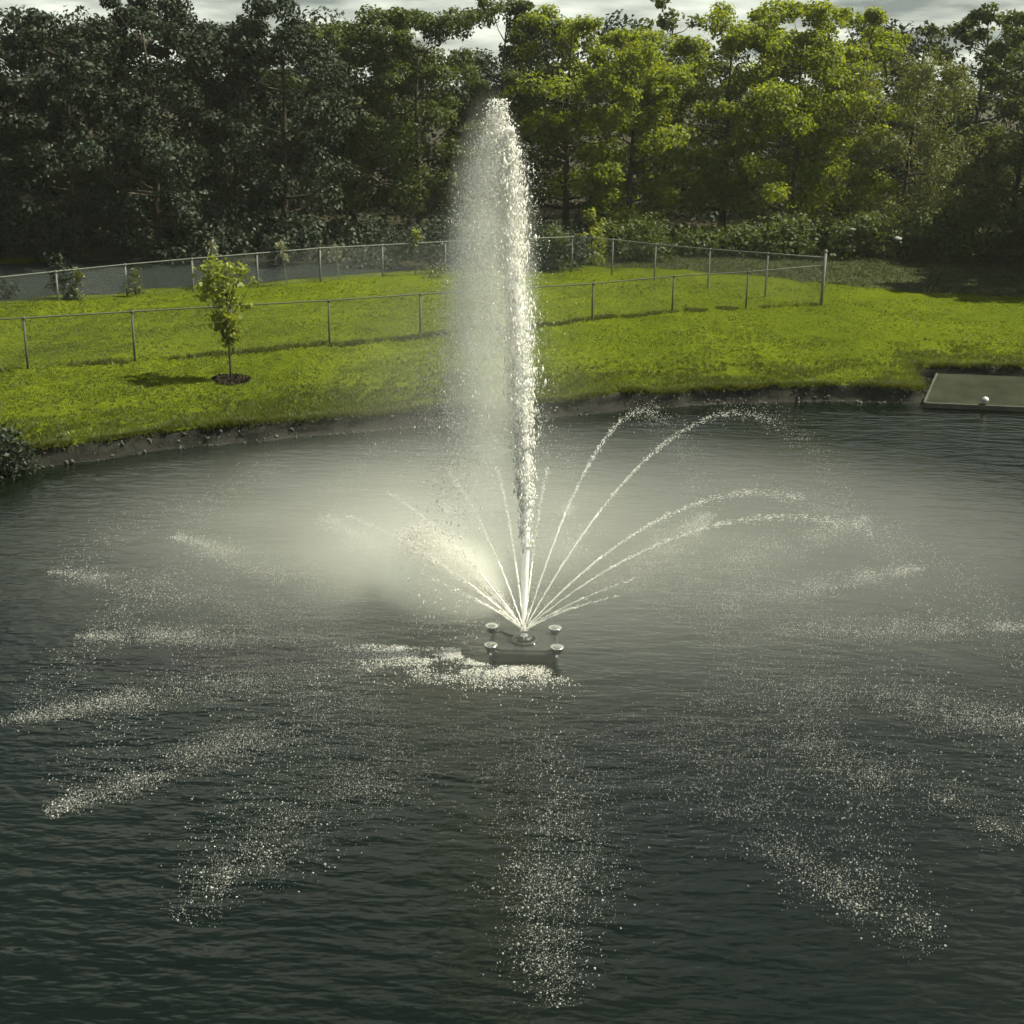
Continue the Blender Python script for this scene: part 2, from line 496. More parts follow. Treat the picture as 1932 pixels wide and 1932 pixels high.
def make_fence(px, tops, label, end_caps, smat='steel', wire=.0019):
    P = [ground(*p) for p in px]
    Hh = [height_at(p, t) for p, t in zip(P, tops)]
    root = empty('chain_link_fence', P[0])
    o0 = Vector(P[0])
    for i, (p, hh) in enumerate(zip(P, Hh)):
        if i == len(P) - 1 and not end_caps: continue
        a = p - o0
        big = end_caps and i == len(P) - 1
        rr = .042 if big else .024
        b = MB().tube([a - Vector((0, 0, .25)), a + Vector((0, 0, hh + (.16 if big else -.01)))], rr, 10)
        po = b.build('post', M[smat], root, True)
        if big:
            MB().lathe([(.0, .09), (.03, .08), (.052, .045), (.055, .0)][::-1], 12, (a.x, a.y, a.z + hh + .13)).build('post_cap', M[smat], po, True)
        else:
            MB().lathe([(.04, 0), (.042, .035), (.03, .055), (.0, .06)], 10, (a.x, a.y, a.z + hh - .03)).build('post_cap', M[smat], po, True)
    rail = MB().tube([p - o0 + Vector((0, 0, hh)) for p, hh in zip(P, Hh)], .016, 8)
    rail.build('top_rail', M[smat], root, True)
    # diamond wire, each wire a flat strand
    V, F = [], []
    for i in range(len(P) - 1):
        a, b = P[i] - o0, P[i + 1] - o0
        L = (b - a).xy.length
        ha, hb = Hh[i] - .02, Hh[i + 1] - .02
        def pt(u, v):
            w = u / L
            return a.lerp(b, w) + Vector((0, 0, .04 + v * ((ha + (hb - ha) * w) - .04)))
        hm = (ha + hb) / 2; step = .075
        nrm = Vector((-(b - a).y, (b - a).x, 0)).normalized()
        for sgn in (1, -1):
            u0 = -hm
            while u0 < L:
                # wire climbs from (u0,0) to (u0+hm,1)
                s0, s1 = max(0.0, -u0 / hm), min(1.0, (L - u0) / hm)
                if s1 > s0:
                    q = []
                    for s in (s0, s1):
                        vv = s if sgn > 0 else 1 - s
                        q.append(pt(u0 + s * hm, vv))
                    d = (q[1] - q[0]).normalized(); side = d.cross(nrm).normalized() * wire
                    k = len(V); V += [q[0] - side, q[0] + side, q[1] + side, q[1] - side]; F.append((k, k + 1, k + 2, k + 3))
                u0 += step
    w = mesh_np('wire_mesh', np.array([tuple(v) for v in V]), np.array(F), M['wire'], root)
    w['kind'] = 'stuff'
    tag(root, label, 'fence', 'chain link fences of the enclosure')
    return P, Hh


NEAR, _ = make_fence(near_px, near_top, 'low chain link fence crossing the lawn behind the young tree, nearest the pond', False, 'steel_backlit', .0005)
SIDE, _ = make_fence(side_px, side_top, 'taller pale chain link fence running from the far corner to the capped end post', True)
BACK, _ = make_fence(back_px, back_top, 'chain link fence along the back of the lawn below the dark trees', False)

# gravel yard behind the back fence, a sheet just above the lawn sheet
def yard_sheet():
    bx = np.array([p.x for p in BACK]); by = np.array([p.y for p in BACK])
    X = np.arange(-32, float(bx[-1]) + .01, .25)
    y0 = np.interp(X, bx, by) + .9 + .25 * vnoise(X * .9, X * 0, 77)
    y0 = np.where(X < bx[0], by[0] + .9 + (X - bx[0]) * .3, y0)
    rows = np.linspace(0, 1, 16)
    V = []
    for rr in rows:
        Y = y0 + rr * 8.0
        V.append(np.stack([X, Y, land_z(X, Y - shore(X)) + .03], 1))
    V = np.concatenate(V); w = len(X)
    a = (np.arange(len(rows) - 1)[:, None] * w + np.arange(w - 1)[None, :]).ravel()
    o = mesh_np('gravel_yard', V, np.stack([a, a + 1, a + 1 + w, a + w], 1), M['gravel'], smooth=True)
    tag(o, kind='structure')
yard_sheet()


# rough grass beyond the fence end with painted tree shade, a sheet just above the lawn sheet
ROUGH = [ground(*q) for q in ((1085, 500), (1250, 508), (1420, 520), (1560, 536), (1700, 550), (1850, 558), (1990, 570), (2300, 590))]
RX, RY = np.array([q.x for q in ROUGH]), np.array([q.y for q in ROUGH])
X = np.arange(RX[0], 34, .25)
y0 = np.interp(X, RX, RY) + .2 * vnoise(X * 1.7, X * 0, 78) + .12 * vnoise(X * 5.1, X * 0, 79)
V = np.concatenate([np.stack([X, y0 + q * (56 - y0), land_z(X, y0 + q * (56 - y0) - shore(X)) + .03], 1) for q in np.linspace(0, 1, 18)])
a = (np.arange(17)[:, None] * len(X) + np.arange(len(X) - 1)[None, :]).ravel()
tag(mesh_np('shaded_rough_grass', V, np.stack([a, a + 1, a + 1 + len(X), a + len(X)], 1), M['rough'], smooth=True), kind='structure')


# ------------------------------------------------------------------ leaves, trees, shrubs
def leaf_faces(P, N, size, r, aspect=.62):
    """rhombic leaves with a fold: P centres, N normals"""
    n = len(P)
    T = r.normal(size=(n, 3)); T -= (T * N).sum(1)[:, None] * N; T /= np.linalg.norm(T, axis=1)[:, None] + 1e-9
    B = np.cross(N, T)
    s = size * (.6 + .8 * r.random(n))[:, None]
    V = np.empty((n, 4, 3))
    V[:, 0] = P - T * s; V[:, 2] = P + T * s
    V[:, 1] = P + B * s * aspect + N * s * .22; V[:, 3] = P - B * s * aspect + N * s * .22
    k = np.arange(n)[:, None] * 4
    return V.reshape(-1, 3), np.concatenate([k, k + 1, k + 2, k + 3], 1)


def clump_leaves(C, R, per, size, r, flat=.65, up=.5, aspect=.62):
    n = len(C); tot = n * per
    d = r.normal(size=(tot, 3)); d /= np.linalg.norm(d, axis=1)[:, None]
    rad = (.35 + .65 * r.random(tot) ** .5)[:, None]
    Rr = np.repeat(R, per)[:, None]
    P = np.repeat(C, per, 0) + d * rad * Rr * np.array([1, 1, flat])
    P += r.normal(size=P.shape) * .05
    N = d * .6 + np.array([0, 0, up]) + r.normal(size=P.shape) * .55
    N /= np.linalg.norm(N, axis=1)[:, None]
    return leaf_faces(P, N, size, r, aspect)


def make_tree(name, label, base, hgt, width, mat, seed, clumps=75, per=130, leaf=.13, cb=.16, flat=.65, group=None, aspect=.62,
              trunk_r=None, cat='tree', crad=(.45, .95), lean=0.0, bark='bark'):
    r = np.random.default_rng(seed)
    root = empty(name, base)
    u = cb + (1 - cb) * r.random(clumps) ** .9
    s = (u - cb) / (1 - cb)
    prof = np.sin(np.pi * np.clip(.12 + .80 * s, 0, 1)) ** .65
    ph = r.random() * 6.28
    ang = r.random(clumps) * 2 * np.pi
    lob = 1 + .22 * np.sin(2 * ang + ph) + .15 * np.sin(3 * ang + 2 * ph + 5 * s)
    rad = width / 2 * prof * lob * (.25 + .75 * r.random(clumps) ** .5)
    cr = (crad[0] + (crad[1] - crad[0]) * r.random(clumps)) * (1 - .35 * s) * min(1.0, width / 5)
    C = np.stack([rad * np.cos(ang) + lean * u * hgt, rad * np.sin(ang), u * hgt - cr * flat * .8], 1)
    V, F = clump_leaves(C, cr, per, leaf, r, flat, .5, aspect)
    # stray sprays that break the outline
    k = clumps // 2
    sel = r.integers(0, clumps, k)
    C2 = C[sel] + np.stack([np.cos(ang[sel]), np.sin(ang[sel]), .5 * r.random(k)], 1) * cr[sel][:, None] * (.8 + .5 * r.random(k))[:, None]
    V2, F2 = clump_leaves(C2, cr[sel] * .38, max(10, per // 6), leaf, r, .5, .4, aspect)
    crown = mesh_np('crown', np.concatenate([V, V2]), np.concatenate([F, F2 + len(V)]), mat, root)
    # trunk and limbs
    tr = trunk_r or hgt * .017
    b = MB()
    top = hgt * .86
    nodes = []
    for i in range(9):
        w = i / 8
        nodes.append(Vector((lean * w * top + .12 * math.sin(w * 5 + ph) * w * width / 6, .1 * math.cos(w * 4 + ph) * w * width / 6, w * top - (.3 if i == 0 else 0))))
    b.tube(nodes, [tr * (1.25 if i == 0 else 1) * (1 - .86 * i / 8) + .006 for i in range(9)], 8)
    for j in range(min(clumps, 40)):
        c = Vector(C[j]); zz = max(.12 * hgt, min(c.z - .35 * math.hypot(c.x, c.y) - .2, top * .95))
        w = zz / top; i0 = min(7, int(w * 8)); p0 = nodes[i0].lerp(nodes[i0 + 1], w * 8 - i0)
        mid = p0.lerp(c, .5) + Vector((0, 0, -.12 * (c - p0).length))
        rr = tr * .42 * (1 - .6 * w)
        b.tube([p0, p0.lerp(mid, .6) , mid, c], [rr, rr * .75, rr * .55, rr * .2], 5, False)
    b.build('trunk', M[bark], root, True)
    tag(root, label, cat, group)
    return root


TG = 'trees of the wood behind the fence'
#  px centre, top row, distance, width, leaf, clumps, per, leaf size, label
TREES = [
    (-35, 62, 43, 6.0, 'leaf_dark_shaded', 75, 320, .066, 'dark leafy tree cut by the picture edge at the dark end of the wood'),
    (130, 22, 44, 6.2, 'leaf_dark_shaded', 85, 320, .066, 'broad near-black tree, second from the dark end of the wood'),
    (290, -14, 45, 6.0, 'leaf_dark_shaded', 85, 320, .066, 'tall near-black tree rising behind the young yellow-green tree'),
    (405, 40, 48, 5.0, 'leaf_dark_shaded', 75, 320, .066, 'dark tree just before the first dip of sky in the tree line'),
    (535, -6, 48, 5.6, 'leaf_dark_shaded', 80, 320, .066, 'dark green tree just after the first dip of sky'),
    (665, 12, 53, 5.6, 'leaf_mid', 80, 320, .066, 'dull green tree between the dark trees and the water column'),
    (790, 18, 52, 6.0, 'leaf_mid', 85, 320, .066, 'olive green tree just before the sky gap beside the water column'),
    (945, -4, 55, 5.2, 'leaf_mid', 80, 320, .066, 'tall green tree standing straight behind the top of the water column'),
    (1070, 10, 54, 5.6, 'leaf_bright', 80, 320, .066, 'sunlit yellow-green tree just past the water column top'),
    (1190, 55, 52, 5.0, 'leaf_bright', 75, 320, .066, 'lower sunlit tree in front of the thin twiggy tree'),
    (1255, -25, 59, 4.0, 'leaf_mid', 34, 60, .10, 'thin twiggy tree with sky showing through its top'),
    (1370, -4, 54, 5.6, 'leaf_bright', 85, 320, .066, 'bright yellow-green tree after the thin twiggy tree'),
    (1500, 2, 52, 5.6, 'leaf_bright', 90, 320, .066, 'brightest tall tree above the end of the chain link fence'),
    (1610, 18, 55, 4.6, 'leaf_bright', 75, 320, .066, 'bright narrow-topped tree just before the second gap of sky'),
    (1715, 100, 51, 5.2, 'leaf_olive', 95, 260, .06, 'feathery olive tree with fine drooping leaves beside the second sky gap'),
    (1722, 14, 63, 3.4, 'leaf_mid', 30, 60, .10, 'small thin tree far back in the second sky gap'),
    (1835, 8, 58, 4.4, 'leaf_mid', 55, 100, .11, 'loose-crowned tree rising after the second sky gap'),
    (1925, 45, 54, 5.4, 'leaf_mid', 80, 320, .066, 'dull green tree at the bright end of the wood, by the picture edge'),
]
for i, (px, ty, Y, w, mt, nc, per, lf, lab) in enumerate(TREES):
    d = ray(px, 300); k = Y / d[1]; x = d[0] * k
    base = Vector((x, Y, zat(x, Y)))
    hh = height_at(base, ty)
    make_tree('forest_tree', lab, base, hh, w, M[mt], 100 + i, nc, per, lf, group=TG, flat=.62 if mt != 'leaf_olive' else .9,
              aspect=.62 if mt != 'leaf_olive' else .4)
# three of the wood's trees standing past the picture's edge; their shade reaches the rough grass
for j, (x, Y, hh) in enumerate([(20.6, 42.8, 10.5), (22.0, 46.3, 11.5), (23.0, 50, 11.5)]):
    make_tree('forest_tree', ['tree just outside the picture nearest the rough grass', 'tall tree just outside the picture beside the brush', 'tree outside the picture behind the brush'][j],
              Vector((x, Y, zat(x, Y))), hh, 7.5, M['leaf_mid'], 300 + j, 110, 110, .16, cb=.04, group=TG)

# the deep wood behind the first rows reads as one mass
r = np.random.default_rng(55)
nb = 620
bx = r.uniform(-34, 34, nb); bY = r.uniform(60, 68, nb); bz = .5 + r.random(nb) ** 1.1 * (7.4 + .8 * np.sin(bx * .5))
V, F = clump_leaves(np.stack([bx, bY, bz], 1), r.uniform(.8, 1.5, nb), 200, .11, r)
tag(mesh_np('background_wood', V, F, M['leaf_dark_shaded']), 'dark mass of trees deep in the wood behind the first row', 'wood', kind='stuff')

# leaf litter under the wood, a sheet above the lawn sheet
X = np.concatenate([np.linspace(-290, -46, 10), np.arange(-45, 45, 1.0), np.linspace(46, 290, 10)])
y0 = np.where(X < -2, 43.6 + .5 * vnoise(X * .4, X * 0, 81), 49.0 + .6 * vnoise(X * .4, X * 0, 82))
V = np.concatenate([np.stack([X, y0 + q * 34, land_z(X, y0 + q * 34 - shore(X)) + .05], 1) for q in (0, .1, .2, .3, .4, .5, .6, .8, 1, 2, 5, 9.5)])
a = (np.arange(11)[:, None] * len(X) + np.arange(len(X) - 1)[None, :]).ravel()
tag(mesh_np('forest_floor', V, np.stack([a, a + 1, a + 1 + len(X), a + len(X)], 1), M['litter'], smooth=True), kind='structure')

# brush at the feet of the trees
def brush(name, label, px0, px1, Y0, Y1, h0, h1, count, per, leaf, mat, seed):
    r = np.random.default_rng(seed)
    C, R = [], []
    for _ in range(count):
        px = r.uniform(px0, px1); Y = r.uniform(Y0, Y1)
        d = ray(px, 430); x = d[0] * Y / d[1]
        hh = h0 + (h1 - h0) * (px - px0) / (px1 - px0)
        hh *= .75 + .35 * float(vnoise(np.array([x * .45]), np.array([Y * .3]), seed)[0])
        C.append((x, Y, zat(x, Y) + r.random() ** .8 * hh)); R.append(r.uniform(.35, .7))
    V, F = clump_leaves(np.array(C), np.array(R), per, leaf, r, .8)
    return tag(mesh_np(name, V, F, mat), label, 'undergrowth', kind='stuff')
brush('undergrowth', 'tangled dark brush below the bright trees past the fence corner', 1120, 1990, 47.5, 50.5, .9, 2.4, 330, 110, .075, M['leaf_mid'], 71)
brush('undergrowth', 'black brush under the dark trees behind the back fence', -60, 1100, 43, 51, 1.6, 1.2, 360, 130, .07, M['leaf_dark_shaded'], 72)

# individual shrubs and saplings
def shrub(name, label, px, py, top, wpx, mat, seed, clumps=16, per=60, leaf=.05, cat='shrub', cb=.1, group=None):
    p = ground(px, py); hh = height_at(p, top); w = wpx * (Vector((0, 0, CAM_H)) - p).length / 2568
    return make_tree(name, label, p, hh, w, M[mat], seed, clumps, per, leaf, cb=cb, flat=.8, cat=cat, trunk_r=max(.012, hh * .012), crad=(.10, .22), group=group, bark='stem_pale' if mat == 'leaf_pale' else 'bark')


def scale_crad(w): return w
SG = 'plants in a row along the back fence'
def plant(name, label, px, py, top, wpx, mat, seed, n=500, leaf=.06, cat='shrub', cb=.0, stem=.014, lean=0.0, prof='oval', group=SG):
    """small plant: stem(s) and single leaves spread in a tapered crown"""
    r = np.random.default_rng(seed)
    p = ground(px, py); hh = height_at(p, top); W = wpx * (Vector((0, 0, CAM_H)) - p).length / 2568
    root = empty(name, p)
    nc = max(8, n // 28)
    u = cb + (1 - cb) * r.random(nc); s = (u - cb) / (1 - cb)
    pr = np.sin(np.pi * np.clip(.15 + .75 * s, 0, 1)) ** .7 if prof == 'oval' else (.35 + .65 * (1 - s) ** .6)
    ang = r.random(nc) * 6.283; rad = W / 2 * pr * r.random(nc) ** .5 * .8
    C = np.stack([rad * np.cos(ang) + lean * u * hh, rad * np.sin(ang), u * hh * .95], 1)
    V, F = clump_leaves(C, np.full(nc, W * .17) * (.7 + .6 * r.random(nc)), n // nc, leaf, r, .9, .3, .5)
    mesh_np('crown', V, F, M[mat], root)
    b = MB()
    nodes = [Vector((lean * hh * w, .02 * math.sin(w * 4), w * hh * .93 - (.1 if w == 0 else 0))) for w in (0, .25, .5, .75, 1)]
    b.tube(nodes, [stem * (1 - .75 * w) for w in (0, .25, .5, .75, 1)], 6)
    for j in range(nc):
        c = Vector(C[j]); w = max(.05, u[j] - .18); p0 = Vector((lean * hh * w, 0, w * hh * .93))
        b.tube([p0, p0.lerp(c, .5) - Vector((0, 0, .02)), c], [stem * .45, stem * .3, stem * .12], 4, False)
    b.build('trunk' if cat == 'tree' else 'stem', M['stem_pale'] if mat == 'leaf_pale' else M['bark'], root, True)
    tag(root, label, cat, group)
    return root


plant('shrub', 'dark low shrub by the picture edge below the back fence', 8, 566, 535, 60, 'leaf_dark_shaded', 201, 500, .05)
plant('shrub', 'tall spiky dark shrub standing against the back fence', 122, 566, 478, 46, 'leaf_dark_shaded', 202, 700, .06, prof='cone', lean=-.12)
plant('shrub', 'yellow-green upright shrub next to the tall spiky one', 146, 566, 502, 26, 'leaf_olive', 203, 420, .045)
plant('shrub', 'thin short shrub between the spiky shrub and the young tree', 256, 557, 506, 34, 'leaf_olive', 204, 260, .045, prof='cone')
plant('sapling', 'pale thin sapling peeping above the young tree crown', 405, 545, 452, 24, 'leaf_pale', 205, 170, .05, 'tree', .72)
plant('sapling', 'leaning pale sapling at the back fence beyond the young tree', 543, 540, 455, 26, 'leaf_pale', 206, 150, .05, 'tree', .62, lean=-.14)
plant('sapling', 'slim pale sapling midway between young tree and water column', 641, 528, 460, 22, 'leaf_pale', 207, 130, .05, 'tree', .55, lean=-.12)
plant('sapling', 'sapling with a yellow leaf tuft just before the water column', 783, 520, 432, 22, 'leaf_yellow', 208, 150, .05, 'tree', .66)
plant('shrub', 'bushy grey-green shrub at the fence corner by the water column', 1045, 512, 428, 72, 'leaf_mid', 209, 1500, .05)
plant('shrub', 'low weedy shrub at the foot of the back fence near the column', 815, 522, 498, 70, 'leaf_olive', 210, 300, .04)
plant('shrub', 'bright yellow bush behind the fence corner', 1115, 500, 395, 55, 'leaf_yellow', 211, 500, .06, group='bushes behind the fence corner')
plant('shrub', 'rounded dark bush behind the second post from the corner', 1225, 492, 408, 105, 'leaf_mid', 212, 1800, .06, group='bushes behind the fence corner')

# young tree on the lawn with its mulch
p = ground(436, 718)
hh = height_at(p, 487)
r = np.random.default_rng(9)
root = empty('young_tree', p)
nc = 60
s = r.random(nc); u = .34 + .63 * s
pr = np.interp(s, [0, .12, .3, .55, .8, 1], [.12, .35, .6, 1, 1.05, .75])
ang = r.random(nc) * 6.283; rad = .56 * pr * (.05 + .95 * r.random(nc) ** .6)
C = np.stack([rad * np.cos(ang) - .05 * s, rad * np.sin(ang), u * hh - .02], 1)
V, F = clump_leaves(C, .07 + .055 * r.random(nc), 27, .045, r, .8, .35, .75)
mesh_np('crown', V, F, M['leaf_yellow'], root)
b = MB()
nodes = [Vector((-.035 * w, .01 * math.sin(w * 7), w * hh * .9 - (.15 if w == 0 else 0))) for w in np.linspace(0, 1, 8)]
b.tube(nodes, [.026 * (1 - .8 * w) for w in np.linspace(0, 1, 8)], 8)
for j in range(nc):
    c = Vector(C[j]); w = max(.3, u[j] - .16 - .25 * rad[j]); p0 = Vector((-.035 * w, 0, w * hh * .9))
    b.tube([p0, p0.lerp(c, .55) - Vector((0, 0, .03)), c], [.010, .007, .003], 5, False)
b.build('trunk', M['bark'], root, True)
tag(root, 'slim young tree with yellow-green leaves standing alone on the lawn', 'tree')
# mulch ring: chips heaped round the stem
mr = empty('mulch_ring', p)
V, F = [], []
for k in range(900):
    a = r.random() * 6.283; rr = .38 * math.sqrt(r.random()) * (1 + .12 * math.sin(3 * a))
    x, y = rr * math.cos(a), rr * math.sin(a); z = zat(p.x + x, p.y + y) - p.z + .015 + .035 * (1 - rr / .55) + r.random() * .02
    q = np.array([x, y, z]); t1 = r.normal(size=3) * .022; t2 = np.cross(t1, r.normal(size=3)); t2 *= .010 / (np.linalg.norm(t2) + 1e-9)
    i0 = len(V); V += [q - t1 - t2, q + t1 - t2, q + t1 + t2, q - t1 + t2]; F.append((i0, i0 + 1, i0 + 2, i0 + 3))
ch = mesh_np('mulch_chips', np.array(V), np.array(F), M['mulch'], mr); ch['kind'] = 'stuff'
V = [(0, 0, .05)]; F = []
for k in range(32):
    a = k * math.pi / 16; rr = .33 * (1 + .12 * math.sin(3 * a)); x, y = rr * math.cos(a), rr * math.sin(a)
    V.append((x, y, zat(p.x + x, p.y + y) - p.z + .018)); F.append((0, k + 1, (k + 1) % 32 + 1))
mesh_np('mulch_bed', np.array(V), np.array(F), M['mulch'], mr, True)
tag(mr, 'ring of dark mulch round the foot of the young tree', 'mulch')

# shrub at the pond edge and the weed beside it
plant('shrub', 'dark leafy shrub overhanging the water at the pond bank', 10, 872, 818, 120, 'leaf_dark_shaded', 215, 1500, .045, group='plants on the pond bank')
plant('weed', 'small yellow-green weed hanging at the waterline by the dark shrub', 124, 868, 842, 26, 'leaf_olive', 216, 160, .03, 'plant', group='plants on the pond bank')

# ------------------------------------------------------------------ grass
def grass_mesh(name, label, X, T, hgt, lean, mat, width, seed, per=3):
    r = np.random.default_rng(seed)
    n = len(X)
    Y = shore(X) + T; Z = land_z(X, T)
    base = np.repeat(np.stack([X, Y, Z], 1), per, 0)
    H = np.repeat(hgt, per) * (.6 + .7 * r.random(n * per))
    a = r.random(n * per) * 6.283
    base[:, 0] += r.normal(size=n * per) * .02; base[:, 1] += r.normal(size=n * per) * .02
    side = np.stack([np.cos(a), np.sin(a), a * 0], 1) * (width * (.6 + .8 * r.random(n * per)))[:, None]
    tip = base + np.stack([r.normal(size=n * per) * lean, r.normal(size=n * per) * lean, H * 0 + 1], 1) * H[:, None]
    V = np.stack([base - side, base + side, tip], 1).reshape(-1, 3)
    o = mesh_np(name, V, np.arange(n * per * 3).reshape(-1, 3), mat)
    return tag(o, label, 'grass', kind='stuff')


r = np.random.default_rng(17)
def lawn_points(nn):
    px = r.uniform(-30, 1960, nn); py = 480 + 360 * r.random(nn) ** .8
    D = np.stack([(px - 966) / 1932 / FN, (966 - py) / 1932 / FN, -np.ones(nn)], 1) @ CR.T
    k = (.45 - CAM_H) / D[:, 2]; X, Y = D[:, 0] * k, D[:, 1] * k
    X = X + r.normal(size=nn) * .15; Y = Y + r.normal(size=nn) * .25
    T = Y - shore(X); ok = (T > .1) & (Y < 58) & ((X < RX[0]) | (Y < np.interp(X, RX, RY) + .1)) & ((X > RX[0]) | (Y < np.interp(X, [q.x for q in BACK], [q.y for q in BACK]) + 1.0))
    return X[ok], T[ok]
X, T = lawn_points(150000)
nz = fbm(X * 1.5, T * 1.5, 90)
patch = fbm(X * .5, T * .8, 91)
hg = .035 + .02 * nz + .05 * np.clip(1 - T / 3.0, 0, 1) * (.6 + nz) + .03 * np.clip(patch, 0, 1)
grass_mesh('grass', 'short sunlit yellow-green grass of the lawn', X, T, np.clip(hg, .015, .2), .5, M['grass'], .012, 18)
# coarse tufts by the bank, along the fence foot and scattered over the lawn
X1 = r.uniform(-13, 13, 7500); T1 = np.abs(r.normal(size=7500)) * 1.1 + .16
keep = fbm(X1 * 1.2, T1 * 2.4, 95) > -.08; X1, T1 = X1[keep], T1[keep]
fx, fy = np.array([q.x for q in NEAR]), np.array([q.y for q in NEAR])
X2 = r.uniform(fx[0], fx[-1], 5200); Y2 = np.interp(X2, fx, fy) + r.normal(size=len(X2)) * .10 - .05
kk = fbm(X2 * 1.9, X2 * 0, 97) > -.25 + 1.1 * r.random(len(X2)) ** 1.5; X2, Y2 = X2[kk], Y2[kk]; T2 = Y2 - shore(X2)
X3, T3 = lawn_points(5000); kk = fbm(X3 * .9, T3 * 1.8, 98) > .22; X3, T3 = X3[kk], T3[kk]
Xa, Ta = np.concatenate([X1, X2, X3]), np.concatenate([T1, T2, T3])
grass_mesh('grass', 'coarse darker tufts along the bank and the fence foot', Xa, Ta, np.concatenate([np.full(len(X1), .075), np.full(len(X2), .085), np.full(len(X3), .06)]), .45, M['grass_dark'], .014, 19, 6)
# grass hanging over the bank lip
X4 = r.uniform(-12, 13, 5000); T4 = r.uniform(.12, .24, 5000)
kk = fbm(X4 * 2, X4 * 0, 99) > -.25; X4, T4 = X4[kk], T4[kk]
grass_mesh('grass', 'ragged grass fringe hanging over the lip of the bank', X4, T4, .075 + .09 * np.clip(fbm(X4 * 2.6, X4 * 0 + 3, 96), 0, 1), .9, M['grass_dark'], .012, 20, 4)

# taller blades on the rough grass, darkened like its painted shade
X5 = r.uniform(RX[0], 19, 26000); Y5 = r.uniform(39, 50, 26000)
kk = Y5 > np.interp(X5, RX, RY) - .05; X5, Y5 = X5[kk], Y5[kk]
grass_mesh('grass', 'rough shade-toned grass between the fence end and the brush', X5, Y5 - shore(X5), np.full(len(X5), .09), .6, M['grass_shade_toned'], .012, 22, 3)

# stones and clods in the bank
V, F = [], []
ico_v = np.array([(0, 0, 1), (.9, 0, .3), (.28, .85, .3), (-.72, .53, .3), (-.72, -.53, .3), (.28, -.85, .3), (.72, .53, -.4), (-.28, .85, -.4), (-.9, 0, -.4), (-.28, -.85, -.4), (.72, -.53, -.4), (0, 0, -1)])
ico_f = np.array([(0, 1, 2), (0, 2, 3), (0, 3, 4), (0, 4, 5), (0, 5, 1), (1, 6, 2), (2, 7, 3), (3, 8, 4), (4, 9, 5), (5, 10, 1), (2, 6, 7), (3, 7, 8), (4, 8, 9), (5, 9, 10), (1, 10, 6), (11, 7, 6), (11, 8, 7), (11, 9, 8), (11, 10, 9), (11, 6, 10)])
for k in range(900):
    x = r.uniform(-12, 12); t = r.uniform(-.1, .13)
    if fbm(np.array([x * .8]), np.array([0.3]), 61)[0] < -.1 and r.random() < .7: continue
    sz = .010 + .032 * r.random() ** 3
    V.append(ico_v * sz * (.6 + .8 * r.random((1, 3))) * (1 + .25 * r.normal(size=(12, 1))) + np.array([x, float(shore(x)) + t, float(land_z(x, max(t, 0))) + .01])); F.append(ico_f + 12 * len(F))
tag(mesh_np('bank_stones', np.concatenate(V), np.concatenate(F), M['stone']), 'small stones and clods along the dark eroded bank', 'stones', kind='stuff')

# pale stones by the brush on the far rough grass
for (px, py, wpx, lab) in [(1655, 480, 30, 'largest pale stone lying in the rough grass by the brush'), (1692, 450, 20, 'pale stone lodged in the brush above the largest one'), (1608, 433, 14, 'small pale stone up among the brush nearest the bright trees'), (1905, 437, 12, 'small pale stone in the brush near the picture edge')]:
    d = ray(px, py); Y = 47.3; k = Y / d[1]
    q = ground(px, py) if py > 470 else Vector((d[0] * k, Y, CAM_H + d[2] * k))
    w = wpx * (Vector((0, 0, CAM_H)) - q).length / 2568 / 2
    o = mesh_np('stone', ico_v * w * np.array([1, .8, .45]) * (1 + .15 * r.normal(size=(12, 1))), ico_f, M['stone_pale'], smooth=True)
    o.location = q; tag(o, lab, 'stone', 'pale stones by the brush')

# ------------------------------------------------------------------ dock and ball
zd = .10
def plane_pt(px, py, z):
    d = ray(px, py); k = (z - CAM_H) / d[2]; return Vector((d[0] * k, d[1] * k, z))
fl, fr = plane_pt(1746, 761, zd), plane_pt(1932, 769, zd)
bl = plane_pt(1770, 706, .30)
dirx = (fr - fl).normalized(); diry = Vector((-dirx.y, dirx.x, 0))
dock = empty('dock', (fl.x, fl.y, 0), math.atan2(dirx.y, dirx.x))
depth = (bl - fl).dot(diry); sx = (bl - fl).dot(dirx)
L = 5.2
slope = .20 / depth
def dk(x, y, z): return (x, y, z + y * slope)
nbd = 1
b = MB()
top = [(0, 0), (L, 0), (L, depth), (sx, depth)]
V = [dk(x, y, zd - .012) for x, y in top] + [dk(x, y, zd + .018) for x, y in top]
b.add(V, [(0, 3, 2, 1), (4, 5, 6, 7), (0, 1, 5, 4), (1, 2, 6, 5), (2, 3, 7, 6), (3, 0, 4, 7)])
b.build('deck', M['deck_wood'], dock)
MB().add([dk(x, y, z) for z in (zd - .075, zd + .026) for x, y in ((-.02, -.05), (L, -.05), (L, -.003), (-.02, -.003))], [(0, 3, 2, 1), (4, 5, 6, 7), (0, 1, 5, 4), (1, 2, 6, 5), (2, 3, 7, 6), (3, 0, 4, 7)]).build('front_edge', M['deck_edge'], dock)
ex = Vector((sx, depth, 0)).normalized(); nx = Vector((-ex.y, ex.x, 0)) * .045
q = [Vector((0, 0, 0)), Vector((sx, depth, 0))]
V = []
for z in (zd - .06, zd + .026):
    for pnt in (q[0] + nx, q[0] + nx * .06, q[1] + nx * .06, q[1] + nx): V.append(dk(pnt.x, pnt.y, z))
MB().add(V, [(0, 3, 2, 1), (4, 5, 6, 7), (0, 1, 5, 4), (1, 2, 6, 5), (2, 3, 7, 6), (3, 0, 4, 7)]).build('side_edge', M['deck_edge'], dock)
